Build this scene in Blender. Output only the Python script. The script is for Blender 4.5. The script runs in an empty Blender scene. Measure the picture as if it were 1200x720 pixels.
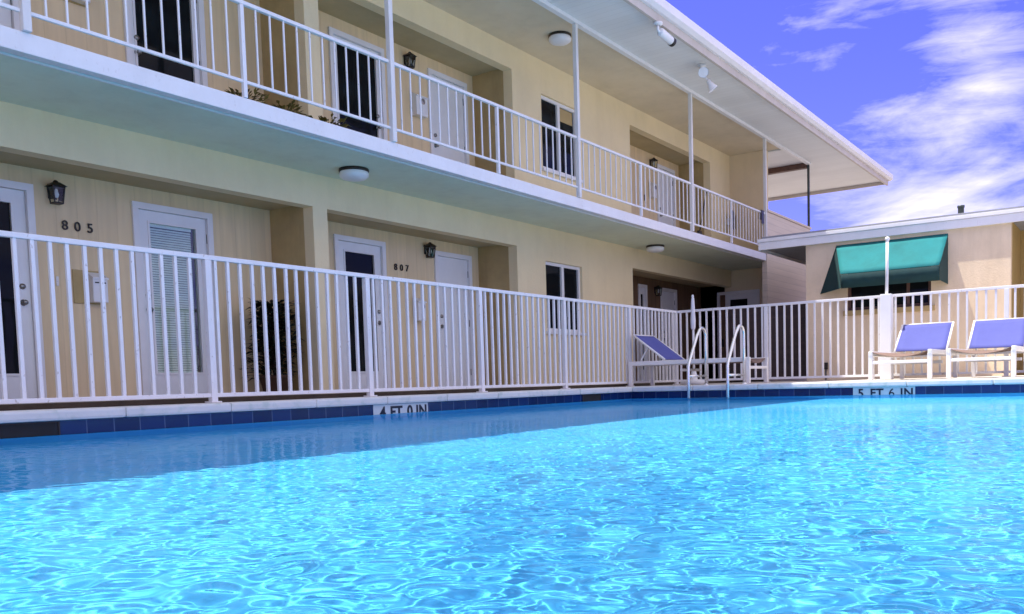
import bpy, bmesh, math, random
import numpy as np
from mathutils import Vector, Matrix
R = math.radians
random.seed(7)
scene = bpy.context.scene
COL = scene.collection

# ------------------------------------------------------------------ materials
def new_mat(name):
    m = bpy.data.materials.new(name); m.use_nodes = True
    nt = m.node_tree; b = nt.nodes['Principled BSDF']
    return m, nt, b
def N(nt, typ, **kw):
    n = nt.nodes.new(typ)
    for k, v in kw.items():
        if k.startswith('i_'):
            n.inputs[k[2:].replace('_', ' ')].default_value = v
        else: setattr(n, k, v)
    return n
def coords(nt, scale=(1, 1, 1), loc=(0, 0, 0)):
    tc = N(nt, 'ShaderNodeTexCoord'); mp = N(nt, 'ShaderNodeMapping')
    g = N(nt, 'ShaderNodeNewGeometry')
    mp.inputs['Scale'].default_value = scale; mp.inputs['Location'].default_value = loc
    nt.links.new(g.outputs['Position'], mp.inputs['Vector'])
    return mp.outputs['Vector']
def ramp(nt, fac, stops):
    r = N(nt, 'ShaderNodeValToRGB'); el = r.color_ramp.elements
    while len(el) < len(stops): el.new(0.5)
    for e, (p, c) in zip(el, stops):
        e.position = p; e.color = (*c, 1) if len(c) == 3 else c
    nt.links.new(fac, r.inputs['Fac']); return r.outputs['Color']
def mul(c, k): return tuple(min(1, x * k) for x in c)
def noisy(name, col, rough=.6, var=.12, scale=3., bump=.0, bscale=60., metal=0., spec=.5, stretch=(1, 1, 1), col2=None, streak=0., speck=0.):
    m, nt, b = new_mat(name)
    v = coords(nt, stretch)
    n1 = N(nt, 'ShaderNodeTexNoise'); n1.inputs['Scale'].default_value = scale; n1.inputs['Detail'].default_value = 6
    n1.inputs['Roughness'].default_value = .65
    nt.links.new(v, n1.inputs['Vector'])
    lo, hi = mul(col, 1 - var), mul(col, 1 + var)
    if col2: lo = col2
    c = ramp(nt, n1.outputs['Fac'], [(.28, lo), (.72, hi)])
    def over(c, fac, col):
        mx = N(nt, 'ShaderNodeMixRGB', blend_type='MULTIPLY'); mx.inputs[0].default_value = 1
        nt.links.new(c, mx.inputs[1]); nt.links.new(ramp(nt, fac, col), mx.inputs[2]); return mx.outputs[0]
    if streak:
        for sc_, amp, lo_ in (((2.2, 2.2, .35), streak, .42), ((.5, .5, .5), streak * .8, .5)):
            n3 = N(nt, 'ShaderNodeTexNoise'); n3.inputs['Scale'].default_value = 1.6; n3.inputs['Detail'].default_value = 7; n3.inputs['Roughness'].default_value = .7
            nt.links.new(coords(nt, sc_, (3.3, 1.7, .4)), n3.inputs['Vector'])
            c = over(c, n3.outputs['Fac'], [(lo_ - .14, (1 - amp, 1 - amp * 1.05, 1 - amp * 1.2)), (lo_ + .1, (1, 1, 1))])
    if speck:
        n4 = N(nt, 'ShaderNodeTexNoise'); n4.inputs['Scale'].default_value = 38; n4.inputs['Detail'].default_value = 3
        nt.links.new(coords(nt, (1, 1, .5)), n4.inputs['Vector'])
        c = over(c, n4.outputs['Fac'], [(.27, (1 - speck, 1 - speck * 1.15, 1 - speck * 1.3)), (.34, (1, 1, 1))])
    nt.links.new(c, b.inputs['Base Color'])
    b.inputs['Roughness'].default_value = rough; b.inputs['Metallic'].default_value = metal
    b.inputs['Specular IOR Level'].default_value = spec
    if bump:
        n2 = N(nt, 'ShaderNodeTexNoise'); n2.inputs['Scale'].default_value = bscale; n2.inputs['Detail'].default_value = 4
        nt.links.new(coords(nt), n2.inputs['Vector'])
        bp = N(nt, 'ShaderNodeBump'); bp.inputs['Strength'].default_value = bump; bp.inputs['Distance'].default_value = .01
        nt.links.new(n2.outputs['Fac'], bp.inputs['Height']); nt.links.new(bp.outputs['Normal'], b.inputs['Normal'])
    return m
def plank_mat(name, col, axis=0, pitch=.2, var=.2, groove=.5, rough=.65, streak=True, dark=.55):
    """Vertical or horizontal boards: thin grooves every pitch metres along one axis, streaky grain along the boards."""
    m, nt, b = new_mat(name)
    g = N(nt, 'ShaderNodeNewGeometry'); sep = N(nt, 'ShaderNodeSeparateXYZ'); nt.links.new(g.outputs['Position'], sep.inputs[0])
    d = N(nt, 'ShaderNodeMath', operation='DIVIDE'); d.inputs[1].default_value = pitch; nt.links.new(sep.outputs[axis], d.inputs[0])
    fr = N(nt, 'ShaderNodeMath', operation='FRACT'); nt.links.new(d.outputs[0], fr.inputs[0])
    fl = N(nt, 'ShaderNodeMath', operation='FLOOR'); nt.links.new(d.outputs[0], fl.inputs[0])
    wn = N(nt, 'ShaderNodeTexWhiteNoise', noise_dimensions='1D'); nt.links.new(fl.outputs[0], wn.inputs['W'])
    sc = [1, 1, 1]
    if streak:
        sc = [14, 14, 1.1] if axis == 0 else [1.1, 1.1, 14]
    v = coords(nt, tuple(sc))
    n1 = N(nt, 'ShaderNodeTexNoise'); n1.inputs['Scale'].default_value = 1.; n1.inputs['Detail'].default_value = 7
    nt.links.new(v, n1.inputs['Vector'])
    ad = N(nt, 'ShaderNodeMath', operation='MULTIPLY_ADD'); ad.inputs[1].default_value = .22
    nt.links.new(wn.outputs['Value'], ad.inputs[0]); nt.links.new(n1.outputs['Fac'], ad.inputs[2])
    c = ramp(nt, ad.outputs[0], [(.35, mul(col, 1 - var)), (.8, mul(col, 1 + var))])
    gr = ramp(nt, fr.outputs[0], [(0, (dark,) * 3), (.05, (1, 1, 1)), (.95, (1, 1, 1)), (1., (dark,) * 3)])
    mx = N(nt, 'ShaderNodeMixRGB', blend_type='MULTIPLY'); mx.inputs[0].default_value = groove
    nt.links.new(c, mx.inputs[1]); nt.links.new(gr, mx.inputs[2])
    nt.links.new(mx.outputs[0], b.inputs['Base Color']); b.inputs['Roughness'].default_value = rough
    bp = N(nt, 'ShaderNodeBump'); bp.inputs['Strength'].default_value = .5; bp.inputs['Distance'].default_value = .006
    nt.links.new(gr, bp.inputs['Height']); nt.links.new(bp.outputs['Normal'], b.inputs['Normal'])
    return m
M = {}
M['stucco'] = noisy('cream_stucco', (.83, .70, .44), .85, .05, 1.1, .35, 45, streak=.05)
M['stucco_end'] = noisy('cream_paint', (.78, .64, .43), .8, .05, 1.5, .25, 45, streak=.06)
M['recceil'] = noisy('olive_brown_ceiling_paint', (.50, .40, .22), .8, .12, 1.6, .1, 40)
M['brownwall'] = noisy('brown_tan_paint', (.50, .37, .17), .8, .12, 2.5, .15, 40, streak=.15)  # plain brown for recess side walls, a sill and small parts
M['panel'] = plank_mat('tan_plywood_panelling', (.76, .60, .36), 0, .203, .08, .18)
M['panel_shaded'] = plank_mat('shaded_tan_panelling', (.16, .095, .05), 0, .203, .25, .8)  # same tan panelling, with the deep recess's shade put into the colour
M['soffit'] = noisy('soffit_paint', (.74, .80, .62), .75, .05, .9, .15, 30, streak=.08)
M['ceil'] = noisy('walkway_ceiling_paint', (.74, .63, .45), .8, .05, 1.1, .15, 40, streak=.08)
M['board'] = plank_mat('pale_soffit_boards', (.78, .79, .78), 0, .14, .05, .5, .6, False, .75)
M['siding'] = plank_mat('pinkish_lap_siding', (.74, .63, .50), 2, .13, .06, .45, .7, True, .5)
M['white'] = noisy('white_paint', (.80, .80, .80), .45, .04, 4, .03, 30)
M['fence'] = noisy('white_powder_coat', (.82, .81, .82), .4, .05, 5, .0, streak=.05, speck=.30)
M['door'] = noisy('white_door_paint', (.80, .82, .83), .4, .03, 3, streak=.05)
M['fascia'] = noisy('white_fascia_paint', (.82, .81, .82), .5, .05, 2.2, .1, 25, streak=.05, speck=.10)
M['fascia_beige'] = noisy('beige_fascia_paint', (.58, .53, .48), .6, .06, 2.2, .1, 25, streak=.10)
M['post'] = noisy('pale_post_paint', (.74, .72, .70), .5, .06, 4)
M['dark'] = noisy('dark_interior', (.012, .012, .014), .8, .3, 2)
M['black'] = noisy('black_iron', (.012, .011, .010), .45, .3, 20)
M['bronze'] = noisy('dark_bronze', (.03, .022, .016), .4, .2, 20, metal=.3)
M['nickel'] = noisy('brushed_nickel', (.32, .31, .30), .35, .1, 40, metal=.9)
M['chrome'] = noisy('polished_steel', (.82, .82, .80), .22, .04, 30, metal=.75)
M['alu'] = noisy('aluminium_frame', (.62, .63, .64), .4, .05, 10, metal=.2)
M['blind'] = noisy('white_blind_slats', (.82, .85, .82), .6, .1, 6)
M['lens'] = noisy('milky_glass_diffuser', (.80, .80, .82), .3, .03, 5)
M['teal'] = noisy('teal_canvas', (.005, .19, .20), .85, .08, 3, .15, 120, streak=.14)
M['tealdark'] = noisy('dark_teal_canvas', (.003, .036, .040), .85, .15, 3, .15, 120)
M['blue'] = noisy('blue_mesh_sling', (.078, .092, .33), .8, .06, 6, .2, 300)
M['taupe'] = noisy('taupe_sling', (.20, .13, .10), .85, .12, 8, .2, 300)
M['lounger'] = noisy('white_resin_frame', (.80, .77, .73), .45, .05, 5)
M['bronzewood'] = plank_mat('dark_stained_boards', (.035, .022, .022), 1, .11, .3, .9, .7, True, .3)
M['hutwall'] = noisy('peach_stucco', (.80, .65, .46), .85, .06, 1.4, .4, 40, streak=.13)
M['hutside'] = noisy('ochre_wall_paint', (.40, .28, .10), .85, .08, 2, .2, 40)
M['roofing'] = noisy('grey_roof_membrane', (.30, .31, .33), .8, .15, 2, .2, 30)
M['pipe'] = noisy('galvanised_pipe', (.07, .085, .085), .5, .3, 8, metal=.3)
M['walk'] = noisy('walkway_concrete', (.40, .35, .29), .85, .15, 2.5, .4, 40)
M['shade_strip'] = noisy('shaded_ground_brown', (.075, .055, .04), .9, .3, 4, .4, 40)
M['deck'] = noisy('pale_deck_concrete', (.64, .59, .53), .8, .10, 1.6, .3, 50, streak=.12)
M['ground'] = noisy('pale_paving', (.34, .30, .26), .95, .35, .5, .5, 12)
M['terracotta'] = noisy('brown_clay_pot', (.10, .05, .03), .8, .2, 10)
M['umbrella'] = noisy('white_umbrella_cloth', (.78, .77, .78), .8, .06, 10, .2, 60)
M['plate'] = noisy('pale_grey_tile', (.56, .62, .63), .35, .08, 6, .05, 40)
M['straw'] = noisy('broom_bristle', (.05, .04, .035), .9, .3, 30)
M['digit'] = noisy('dark_bronze_digit', (.02, .012, .008), .5, .2, 20)
M['navy'] = noisy('navy_letter_glaze', (.006, .01, .03), .3, .2, 20)
M['grille'] = noisy('reddish_brown_paint', (.11, .055, .04), .6, .3, 10)
M['leaf'] = noisy('dark_green_leaf', (.008, .013, .006), .5, .5, 14)
M['leaf_dry'] = noisy('olive_leaf', (.12, .095, .015), .6, .5, 14)
M['stem'] = noisy('brown_stem', (.06, .04, .025), .9, .2, 20)

def coping_mat():
    m, nt, b = new_mat('pale_stone_coping')
    v = coords(nt)
    n1 = N(nt, 'ShaderNodeTexNoise'); n1.inputs['Scale'].default_value = 2.4; n1.inputs['Detail'].default_value = 8
    nt.links.new(v, n1.inputs['Vector'])
    n2 = N(nt, 'ShaderNodeTexNoise'); n2.inputs['Scale'].default_value = 11; n2.inputs['Detail'].default_value = 5
    nt.links.new(v, n2.inputs['Vector'])
    c1 = ramp(nt, n1.outputs['Fac'], [(.3, (.66, .67, .64)), (.7, (.76, .75, .71))])
    c2 = ramp(nt, n2.outputs['Fac'], [(.30, (.74, .84, .80)), (.46, (1, 1, 1))])
    mx = N(nt, 'ShaderNodeMixRGB', blend_type='MULTIPLY'); mx.inputs[0].default_value = .8
    nt.links.new(c1, mx.inputs[1]); nt.links.new(c2, mx.inputs[2]); nt.links.new(mx.outputs[0], b.inputs['Base Color'])
    b.inputs['Roughness'].default_value = .75
    bp = N(nt, 'ShaderNodeBump'); bp.inputs['Strength'].default_value = .4; bp.inputs['Distance'].default_value = .01
    nt.links.new(n2.outputs['Fac'], bp.inputs['Height']); nt.links.new(bp.outputs['Normal'], b.inputs['Normal'])
    return m
M['coping'] = coping_mat()
def tile_mat():
    """Cobalt glazed tiles with pale grout joints, every 0.2 m along both horizontal axes."""
    m, nt, b = new_mat('cobalt_pool_tile')
    g = N(nt, 'ShaderNodeNewGeometry'); sep = N(nt, 'ShaderNodeSeparateXYZ'); nt.links.new(g.outputs['Position'], sep.inputs[0])
    sm = N(nt, 'ShaderNodeMath', operation='SUBTRACT'); nt.links.new(sep.outputs[0], sm.inputs[0]); nt.links.new(sep.outputs[1], sm.inputs[1])
    off = N(nt, 'ShaderNodeMath', operation='ADD'); off.inputs[1].default_value = 6.1 - 3.094 + 2; nt.links.new(sm.outputs[0], off.inputs[0])
    d = N(nt, 'ShaderNodeMath', operation='DIVIDE'); d.inputs[1].default_value = .1985; nt.links.new(off.outputs[0], d.inputs[0])
    fr = N(nt, 'ShaderNodeMath', operation='FRACT'); nt.links.new(d.outputs[0], fr.inputs[0])
    fl = N(nt, 'ShaderNodeMath', operation='FLOOR'); nt.links.new(d.outputs[0], fl.inputs[0])
    wn = N(nt, 'ShaderNodeTexWhiteNoise', noise_dimensions='1D'); nt.links.new(fl.outputs[0], wn.inputs['W'])
    c = ramp(nt, wn.outputs['Value'], [(0, (.003, .015, .075)), (1, (.005, .028, .13))])
    gm = ramp(nt, fr.outputs[0], [(0, (1, 1, 1)), (.030, (0, 0, 0)), (.975, (0, 0, 0)), (1, (1, 1, 1))])
    mx = N(nt, 'ShaderNodeMixRGB'); nt.links.new(gm, mx.inputs[0]); nt.links.new(c, mx.inputs[1]); mx.inputs[2].default_value = (.10, .15, .26, 1)
    nt.links.new(mx.outputs[0], b.inputs['Base Color']); b.inputs['Roughness'].default_value = .16
    return m
M['tile'] = tile_mat()
def basin_mat():
    m, nt, b = new_mat('aqua_pool_plaster')
    v = coords(nt)
    n1 = N(nt, 'ShaderNodeTexNoise'); n1.inputs['Scale'].default_value = 1.1; n1.inputs['Detail'].default_value = 6; nt.links.new(v, n1.inputs['Vector'])
    c = ramp(nt, n1.outputs['Fac'], [(.3, (.060, .44, .83)), (.7, (.10, .55, .88))])
    nt.links.new(c, b.inputs['Base Color']); b.inputs['Roughness'].default_value = .8
    return m
M['basin'] = basin_mat()
def glass_mat(name, tint, refl=1.0):
    m, nt, b = new_mat(name)
    b.inputs['Base Color'].default_value = (*tint, 1); b.inputs['Roughness'].default_value = .04
    b.inputs['Specular IOR Level'].default_value = .10
    n = N(nt, 'ShaderNodeTexNoise'); n.inputs['Scale'].default_value = 1.7; nt.links.new(coords(nt), n.inputs['Vector'])
    bp = N(nt, 'ShaderNodeBump'); bp.inputs['Strength'].default_value = .05; bp.inputs['Distance'].default_value = .05
    nt.links.new(n.outputs['Fac'], bp.inputs['Height']); nt.links.new(bp.outputs['Normal'], b.inputs['Normal'])
    return m
M['darkglass'] = glass_mat('dark_window_glass', (.008, .010, .012))
def clear_glass():
    m, nt, b = new_mat('clear_door_glass')
    out = nt.nodes['Material Output']; nt.nodes.remove(b)
    t = N(nt, 'ShaderNodeBsdfTransparent'); t.inputs[0].default_value = (.93, .98, .95, 1)
    gl = N(nt, 'ShaderNodeBsdfGlossy'); gl.inputs['Roughness'].default_value = .03
    fz = N(nt, 'ShaderNodeFresnel'); fz.inputs['IOR'].default_value = 1.5
    mx = N(nt, 'ShaderNodeMixShader'); nt.links.new(fz.outputs[0], mx.inputs[0]); nt.links.new(t.outputs[0], mx.inputs[1]); nt.links.new(gl.outputs[0], mx.inputs[2])
    nt.links.new(mx.outputs[0], out.inputs['Surface']); return m
M['clearglass'] = clear_glass()
def water_mat():
    m, nt, b = new_mat('pool_water')
    out = nt.nodes['Material Output']; nt.nodes.remove(b)
    g = N(nt, 'ShaderNodeBsdfRefraction'); g.inputs['IOR'].default_value = 1.33; g.inputs['Roughness'].default_value = 0
    g.inputs['Color'].default_value = (.90, .985, 1, 1)
    gl = N(nt, 'ShaderNodeBsdfGlossy'); gl.inputs['Roughness'].default_value = .0
    fz = N(nt, 'ShaderNodeFresnel'); fz.inputs['IOR'].default_value = 1.33
    k = N(nt, 'ShaderNodeMath', operation='MULTIPLY'); k.inputs[1].default_value = .37; nt.links.new(fz.outputs[0], k.inputs[0])
    mx = N(nt, 'ShaderNodeMixShader'); nt.links.new(k.outputs[0], mx.inputs[0]); nt.links.new(g.outputs[0], mx.inputs[1]); nt.links.new(gl.outputs[0], mx.inputs[2])
    nt.links.new(mx.outputs[0], out.inputs['Surface']); return m
M['water'] = water_mat()

# ------------------------------------------------------------------ mesh helpers
class MB:
    def __init__(s): s.v = []; s.f = []; s.sm = []
    def add(s, vs, fs, smooth=False):
        o = len(s.v); s.v += [tuple(p) for p in vs]; s.f += [tuple(i + o for i in f) for f in fs]; s.sm += [smooth] * len(fs); return s
    def box(s, x0, x1, y0, y1, z0, z1):
        x0, x1 = sorted((x0, x1)); y0, y1 = sorted((y0, y1)); z0, z1 = sorted((z0, z1))
        vs = [(x0, y0, z0), (x1, y0, z0), (x1, y1, z0), (x0, y1, z0), (x0, y0, z1), (x1, y0, z1), (x1, y1, z1), (x0, y1, z1)]
        return s.add(vs, [(0, 3, 2, 1), (4, 5, 6, 7), (0, 1, 5, 4), (1, 2, 6, 5), (2, 3, 7, 6), (3, 0, 4, 7)])
    def bbox(s, x0, x1, y0, y1, z0, z1, b=.005):
        """box with chamfered edges"""
        bm = bmesh.new(); bmesh.ops.create_cube(bm, size=1)
        for v in bm.verts:
            v.co = Vector(((x0 + x1) / 2 + v.co.x * abs(x1 - x0), (y0 + y1) / 2 + v.co.y * abs(y1 - y0), (z0 + z1) / 2 + v.co.z * abs(z1 - z0)))
        bmesh.ops.bevel(bm, geom=list(bm.edges), offset=b, segments=2, affect='EDGES', profile=.6)
        bm.verts.ensure_lookup_table(); bm.verts.index_update()
        s.add([v.co[:] for v in bm.verts], [[v.index for v in f.verts] for f in bm.faces]); bm.free(); return s
    def beam(s, a, b, w, h, up=(0, 0, 1)):
        """rectangular bar from a to b: w sideways, h along up"""
        a = Vector(a); b = Vector(b); d = (b - a).normalized(); u = Vector(up); sd = d.cross(u).normalized(); u = sd.cross(d)
        vs = [p + sd * (i * w / 2) + u * (j * h / 2) for p in (a, b) for i, j in ((-1, -1), (1, -1), (1, 1), (-1, 1))]
        return s.add(vs, [(3, 2, 1, 0), (4, 5, 6, 7), (0, 1, 5, 4), (1, 2, 6, 5), (2, 3, 7, 6), (3, 0, 4, 7)])
    def tube(s, pts, r, n=10, cap=True):
        pts = [Vector(p) for p in pts]; rs = r if isinstance(r, (list, tuple)) else [r] * len(pts)
        d0 = (pts[1] - pts[0]).normalized(); ref = Vector((0, 0, 1)) if abs(d0.z) < .9 else Vector((1, 0, 0))
        vs = []; fs = []; u = d0.cross(ref).normalized()
        for i, p in enumerate(pts):
            d = (pts[min(i + 1, len(pts) - 1)] - pts[max(i - 1, 0)]).normalized()
            u = (u - d * u.dot(d)).normalized(); w = d.cross(u)
            for k in range(n):
                a = 2 * math.pi * k / n; vs.append(p + (u * math.cos(a) + w * math.sin(a)) * rs[i])
        for i in range(len(pts) - 1):
            for k in range(n):
                fs.append((i * n + k, i * n + (k + 1) % n, (i + 1) * n + (k + 1) % n, (i + 1) * n + k))
        s.add(vs, fs, True)
        if cap:
            o = len(s.v) - len(vs)
            s.f += [tuple(o + k for k in range(n))[::-1], tuple(o + (len(pts) - 1) * n + k for k in range(n))]; s.sm += [False] * 2
        return s
    def lathe(s, prof, c=(0, 0, 0), axis=(0, 0, 1), n=24):
        """prof: (radius, height) along axis"""
        ax = Vector(axis).normalized(); ref = Vector((1, 0, 0)) if abs(ax.x) < .9 else Vector((0, 1, 0))
        u = ax.cross(ref).normalized(); w = ax.cross(u); c = Vector(c); vs = []; fs = []
        for r, h in prof:
            for k in range(n):
                a = 2 * math.pi * k / n; vs.append(c + ax * h + (u * math.cos(a) + w * math.sin(a)) * max(r, 1e-4))
        for i in range(len(prof) - 1):
            for k in range(n):
                fs.append((i * n + k, i * n + (k + 1) % n, (i + 1) * n + (k + 1) % n, (i + 1) * n + k))
        return s.add(vs, fs, True)
    def sheet(s, x0, x1, y0, y1, z):
        return s.add([(x0, y0, z), (x1, y0, z), (x1, y1, z), (x0, y1, z)], [(0, 1, 2, 3)])
    def wall(s, a0, a1, z0, z1, t0, t1, holes=(), axis='x'):
        """wall slab along X (axis 'x', thickness in Y) or along Y (axis 'y', thickness in X), with rectangular holes (a0,a1,z0,z1)"""
        xs = sorted({a0, a1, *[min(max(h[i], a0), a1) for h in holes for i in (0, 1)]}); zs = sorted({z0, z1, *[min(max(h[i], z0), z1) for h in holes for i in (2, 3)]})
        def solid(i, k):
            if i < 0 or k < 0 or i >= len(xs) - 1 or k >= len(zs) - 1: return False
            cx = (xs[i] + xs[i + 1]) / 2; cz = (zs[k] + zs[k + 1]) / 2
            return not any(h[0] < cx < h[1] and h[2] < cz < h[3] for h in holes)
        P = (lambda a, t, z: (a, t, z)) if axis == 'x' else (lambda a, t, z: (t, a, z))
        for i in range(len(xs) - 1):
            for k in range(len(zs) - 1):
                if not solid(i, k): continue
                A, B, C, D = xs[i], xs[i + 1], zs[k], zs[k + 1]
                q = [[P(A, t0, C), P(B, t0, C), P(B, t0, D), P(A, t0, D)], [P(A, t1, C), P(B, t1, C), P(B, t1, D), P(A, t1, D)]]
                if not solid(i - 1, k): q.append([P(A, t0, C), P(A, t1, C), P(A, t1, D), P(A, t0, D)])
                if not solid(i + 1, k): q.append([P(B, t0, C), P(B, t1, C), P(B, t1, D), P(B, t0, D)])
                if not solid(i, k - 1): q.append([P(A, t0, C), P(B, t0, C), P(B, t1, C), P(A, t1, C)])
                if not solid(i, k + 1): q.append([P(A, t0, D), P(B, t0, D), P(B, t1, D), P(A, t1, D)])
                for f in q: s.add(f, [(0, 1, 2, 3)])
        return s
WL = {}
def mesh_of(mb, name, mat, weld=True):
    me = bpy.data.meshes.new(name); me.from_pydata([tuple(p) for p in mb.v], [], mb.f); me.update()
    me.polygons.foreach_set('use_smooth', mb.sm)
    bm = bmesh.new(); bm.from_mesh(me)
    if weld: bmesh.ops.remove_doubles(bm, verts=bm.verts, dist=1e-5)
    bmesh.ops.recalc_face_normals(bm, faces=bm.faces); bm.to_mesh(me); bm.free()
    if mat: me.materials.append(M[mat] if isinstance(mat, str) else mat)
    return me
def link(o, parent=None, loc=None):
    COL.objects.link(o)
    if parent is not None: o.parent = parent
    pw = WL.get(parent.name, Vector()) if parent else Vector()
    o.location = (-pw if loc is None else Vector(loc))
    WL[o.name] = pw + o.location; return o
def part(name, mb, mat, parent=None, loc=None):
    """loc None: mesh is in world coordinates; loc given: mesh is local, placed at loc in its parent"""
    if not isinstance(mb, bpy.types.Mesh): mb = mesh_of(mb, name, mat)
    return link(bpy.data.objects.new(name, mb), parent, loc)
def tag(o, label=None, cat=None, group=None, kind=None):
    if label: o['label'] = label
    if cat: o['category'] = cat
    if group: o['group'] = group
    if kind: o['kind'] = kind
    return o
def thing(name, loc, label, cat, group=None, rz=0):
    o = bpy.data.objects.new(name, None); o.empty_display_size = .2
    COL.objects.link(o); o.location = loc; o.rotation_euler.z = rz; WL[o.name] = Vector(loc) if rz == 0 else Vector(loc)
    return tag(o, label, cat, group)
def struct(name, mb, mat):
    return tag(part(name, mb, mat, None, (0, 0, 0)), kind='structure')
def copy_tree(o, parent=None):
    c = o.copy(); COL.objects.link(c)
    if parent is not None: c.parent = parent
    for ch in list(o.children): copy_tree(ch, c)
    return c
def text_mesh(txt, size, depth, name, fat=.006, space=1.0):
    cu = bpy.data.curves.new(name, 'FONT'); cu.body = txt; cu.size = size; cu.extrude = depth; cu.align_x = 'CENTER'; cu.offset = size * fat; cu.space_character = space
    ob = bpy.data.objects.new(name, cu); COL.objects.link(ob)
    dg = bpy.context.evaluated_depsgraph_get(); me = bpy.data.meshes.new_from_object(ob.evaluated_get(dg))
    bpy.data.objects.remove(ob); bpy.data.curves.remove(cu); me.name = name
    zs = [v.co.y for v in me.vertices]; mid = (min(zs) + max(zs)) / 2
    for v in me.vertices: v.co.y -= mid
    return me

# ------------------------------------------------------------------ key dimensions (metres, water level z = 0)
YW, YR, YB, YF = 7.877, 8.63, 6.615, 6.5      # facade, recess back wall, balcony edge, side fence
ZD, ZS = .17, 2.853                            # deck, upper floor
XE, XW = 19.4, 11.22                           # end wall of the walkway, far pool wall
YP = 6.1                                       # near side pool wall
XFF = 13.58                                    # far fence
PX0, PY0 = -5.0, -7.0                          # other two sides of the pool

# ------------------------------------------------------------------ setting: ground, deck, pool
g = MB()
L = 400
for x0, x1, y0, y1 in ((-L, L, 9.0, L), (-L, L, -L, PY0 - 3), (-L, PX0 - 3, PY0 - 3, 9.0), (19.5, L, PY0 - 3, 9.0)): g.sheet(x0, x1, y0, y1, .12)
struct('ground', g, 'ground')
d = MB()
CW = .34
d.box(PX0 - 3, 19.5, YP + CW, 6.72, .02, ZD - .003)
d.box(XW + CW, 19.5, PY0 - 3, YP + CW, .02, ZD - .003)
d.box(PX0 - 3, PX0 - CW, PY0 - 3, YP + CW, .02, ZD - .003)
d.box(PX0 - CW, XW + CW, PY0 - 3, PY0 - CW, .02, ZD - .003)
struct('pool_deck', d, 'deck')
struct('shade_strip', MB().box(PX0 - 3, 19.5, 6.721, 6.86, .02, .209), 'shade_strip')  # added strip; its dark brown holds the shade seen under the fence
w = MB().box(PX0 - 3, 19.5, 6.861, 9.0, .02, .205)
struct('walkway', w, 'walk')
# coping ring, bullnosed, laid in lengths with open joints
cp = MB()
def run(a, b, step, f):
    n = max(1, round(abs(b - a) / step)); e = [a + (b - a) * i / n for i in range(n + 1)]
    for i in range(n): f(min(e[i], e[i + 1]) + .0004, max(e[i], e[i + 1]) - .0004)
run(PX0 - CW, XW + CW, .9, lambda p, q: cp.bbox(p, q, YP - .035, YP + CW, .094, ZD + random.uniform(-.001, .001), .02))
run(PX0 - CW, XW + CW, .9, lambda p, q: cp.bbox(p, q, PY0 - CW, PY0 + .035, .094, ZD, .02))
run(PY0 + .035, YP - .037, .9, lambda p, q: cp.bbox(XW - .035, XW + CW, p, q, .094, ZD + random.uniform(-.001, .001), .02))
run(PY0 + .035, YP - .037, .9, lambda p, q: cp.bbox(PX0 - CW, PX0 + .035, p, q, .094, ZD, .02))
struct('pool_coping', cp, 'coping')
def floor_z(x): return -.80 - .058 * max(0, x)
pb = MB(); nx = 12
xs = [PX0 + (XW - PX0) * i / nx for i in range(nx + 1)]
for i in range(nx):
    a, b = xs[i], xs[i + 1]; za, zb = floor_z(a), floor_z(b)
    pb.add([(a, PY0, za), (b, PY0, zb), (b, YP, zb), (a, YP, za)], [(0, 1, 2, 3)])
    for y in (PY0, YP): pb.add([(a, y, za), (b, y, zb), (b, y, -.13), (a, y, -.13)], [(0, 1, 2, 3)])
for x in (PX0, XW): pb.add([(x, PY0, floor_z(x)), (x, YP, floor_z(x)), (x, YP, -.13), (x, PY0, -.13)], [(0, 1, 2, 3)])
basin = struct('pool_basin', pb, 'basin')
tb = MB()
for y in (PY0, YP): tb.add([(PX0, y, -.13), (XW, y, -.13), (XW, y, .1), (PX0, y, .1)], [(0, 1, 2, 3)])
for x in (PX0, XW): tb.add([(x, PY0, -.13), (x, YP, -.13), (x, YP, .1), (x, PY0, .1)], [(0, 1, 2, 3)])
tiles = struct('pool_tile_band', tb, 'tile')

# water: a real wave surface
def grid_axis(segs):
    out = []
    for a, b, st in segs:
        n = max(1, round((b - a) / st)); out += list(np.linspace(a, b, n, endpoint=False))
    return np.array(out + [segs[-1][1]])
gx = grid_axis([(PX0, -.6, .12), (-.6, 3.2, .0085), (3.2, 6.5, .0130), (6.5, XW, .022)])
gy = grid_axis([(PY0, -.9, .12), (-.9, 2.8, .0085), (2.8, YP, .0135)])
X, Y = np.meshgrid(gx, gy)
rs = np.random.RandomState(11)
Z = np.zeros_like(X)
K = 130
main = R(205)
slope_t = .050
lam = np.exp(rs.uniform(np.log(.038), np.log(.6), K))
wgt = np.exp(-((np.log(lam) - np.log(.076)) ** 2) / (2 * .36 ** 2))
for k in range(K):
    th = main + rs.normal(0, .95); kk = 2 * np.pi / lam[k]
    sl = slope_t * math.sqrt(2) * wgt[k] / math.sqrt((wgt ** 2).sum())
    wx = .10 * np.sin(X * .9 + k) + .10 * np.cos(Y * 1.1 - k)
    Z += sl / kk * np.sin(kk * ((X + wx) * math.cos(th) + (Y + wx * .6) * math.sin(th)) + rs.uniform(0, 6.283))
for cx_, cy_, l_, s_ in ((1.55, .55, .115, .026), (4.2, .6, .17, .02), (.7, 3.4, .21, .015)):   # rings spreading from three points
    rr = np.hypot(X - cx_, Y - cy_) + .03 * np.sin(3 * X + 2 * Y)
    Z += s_ * l_ / 6.283 * np.sin(6.283 * rr / l_) * np.exp(-rr / 1.1) * np.clip(rr / .25, 0, 1)
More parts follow.
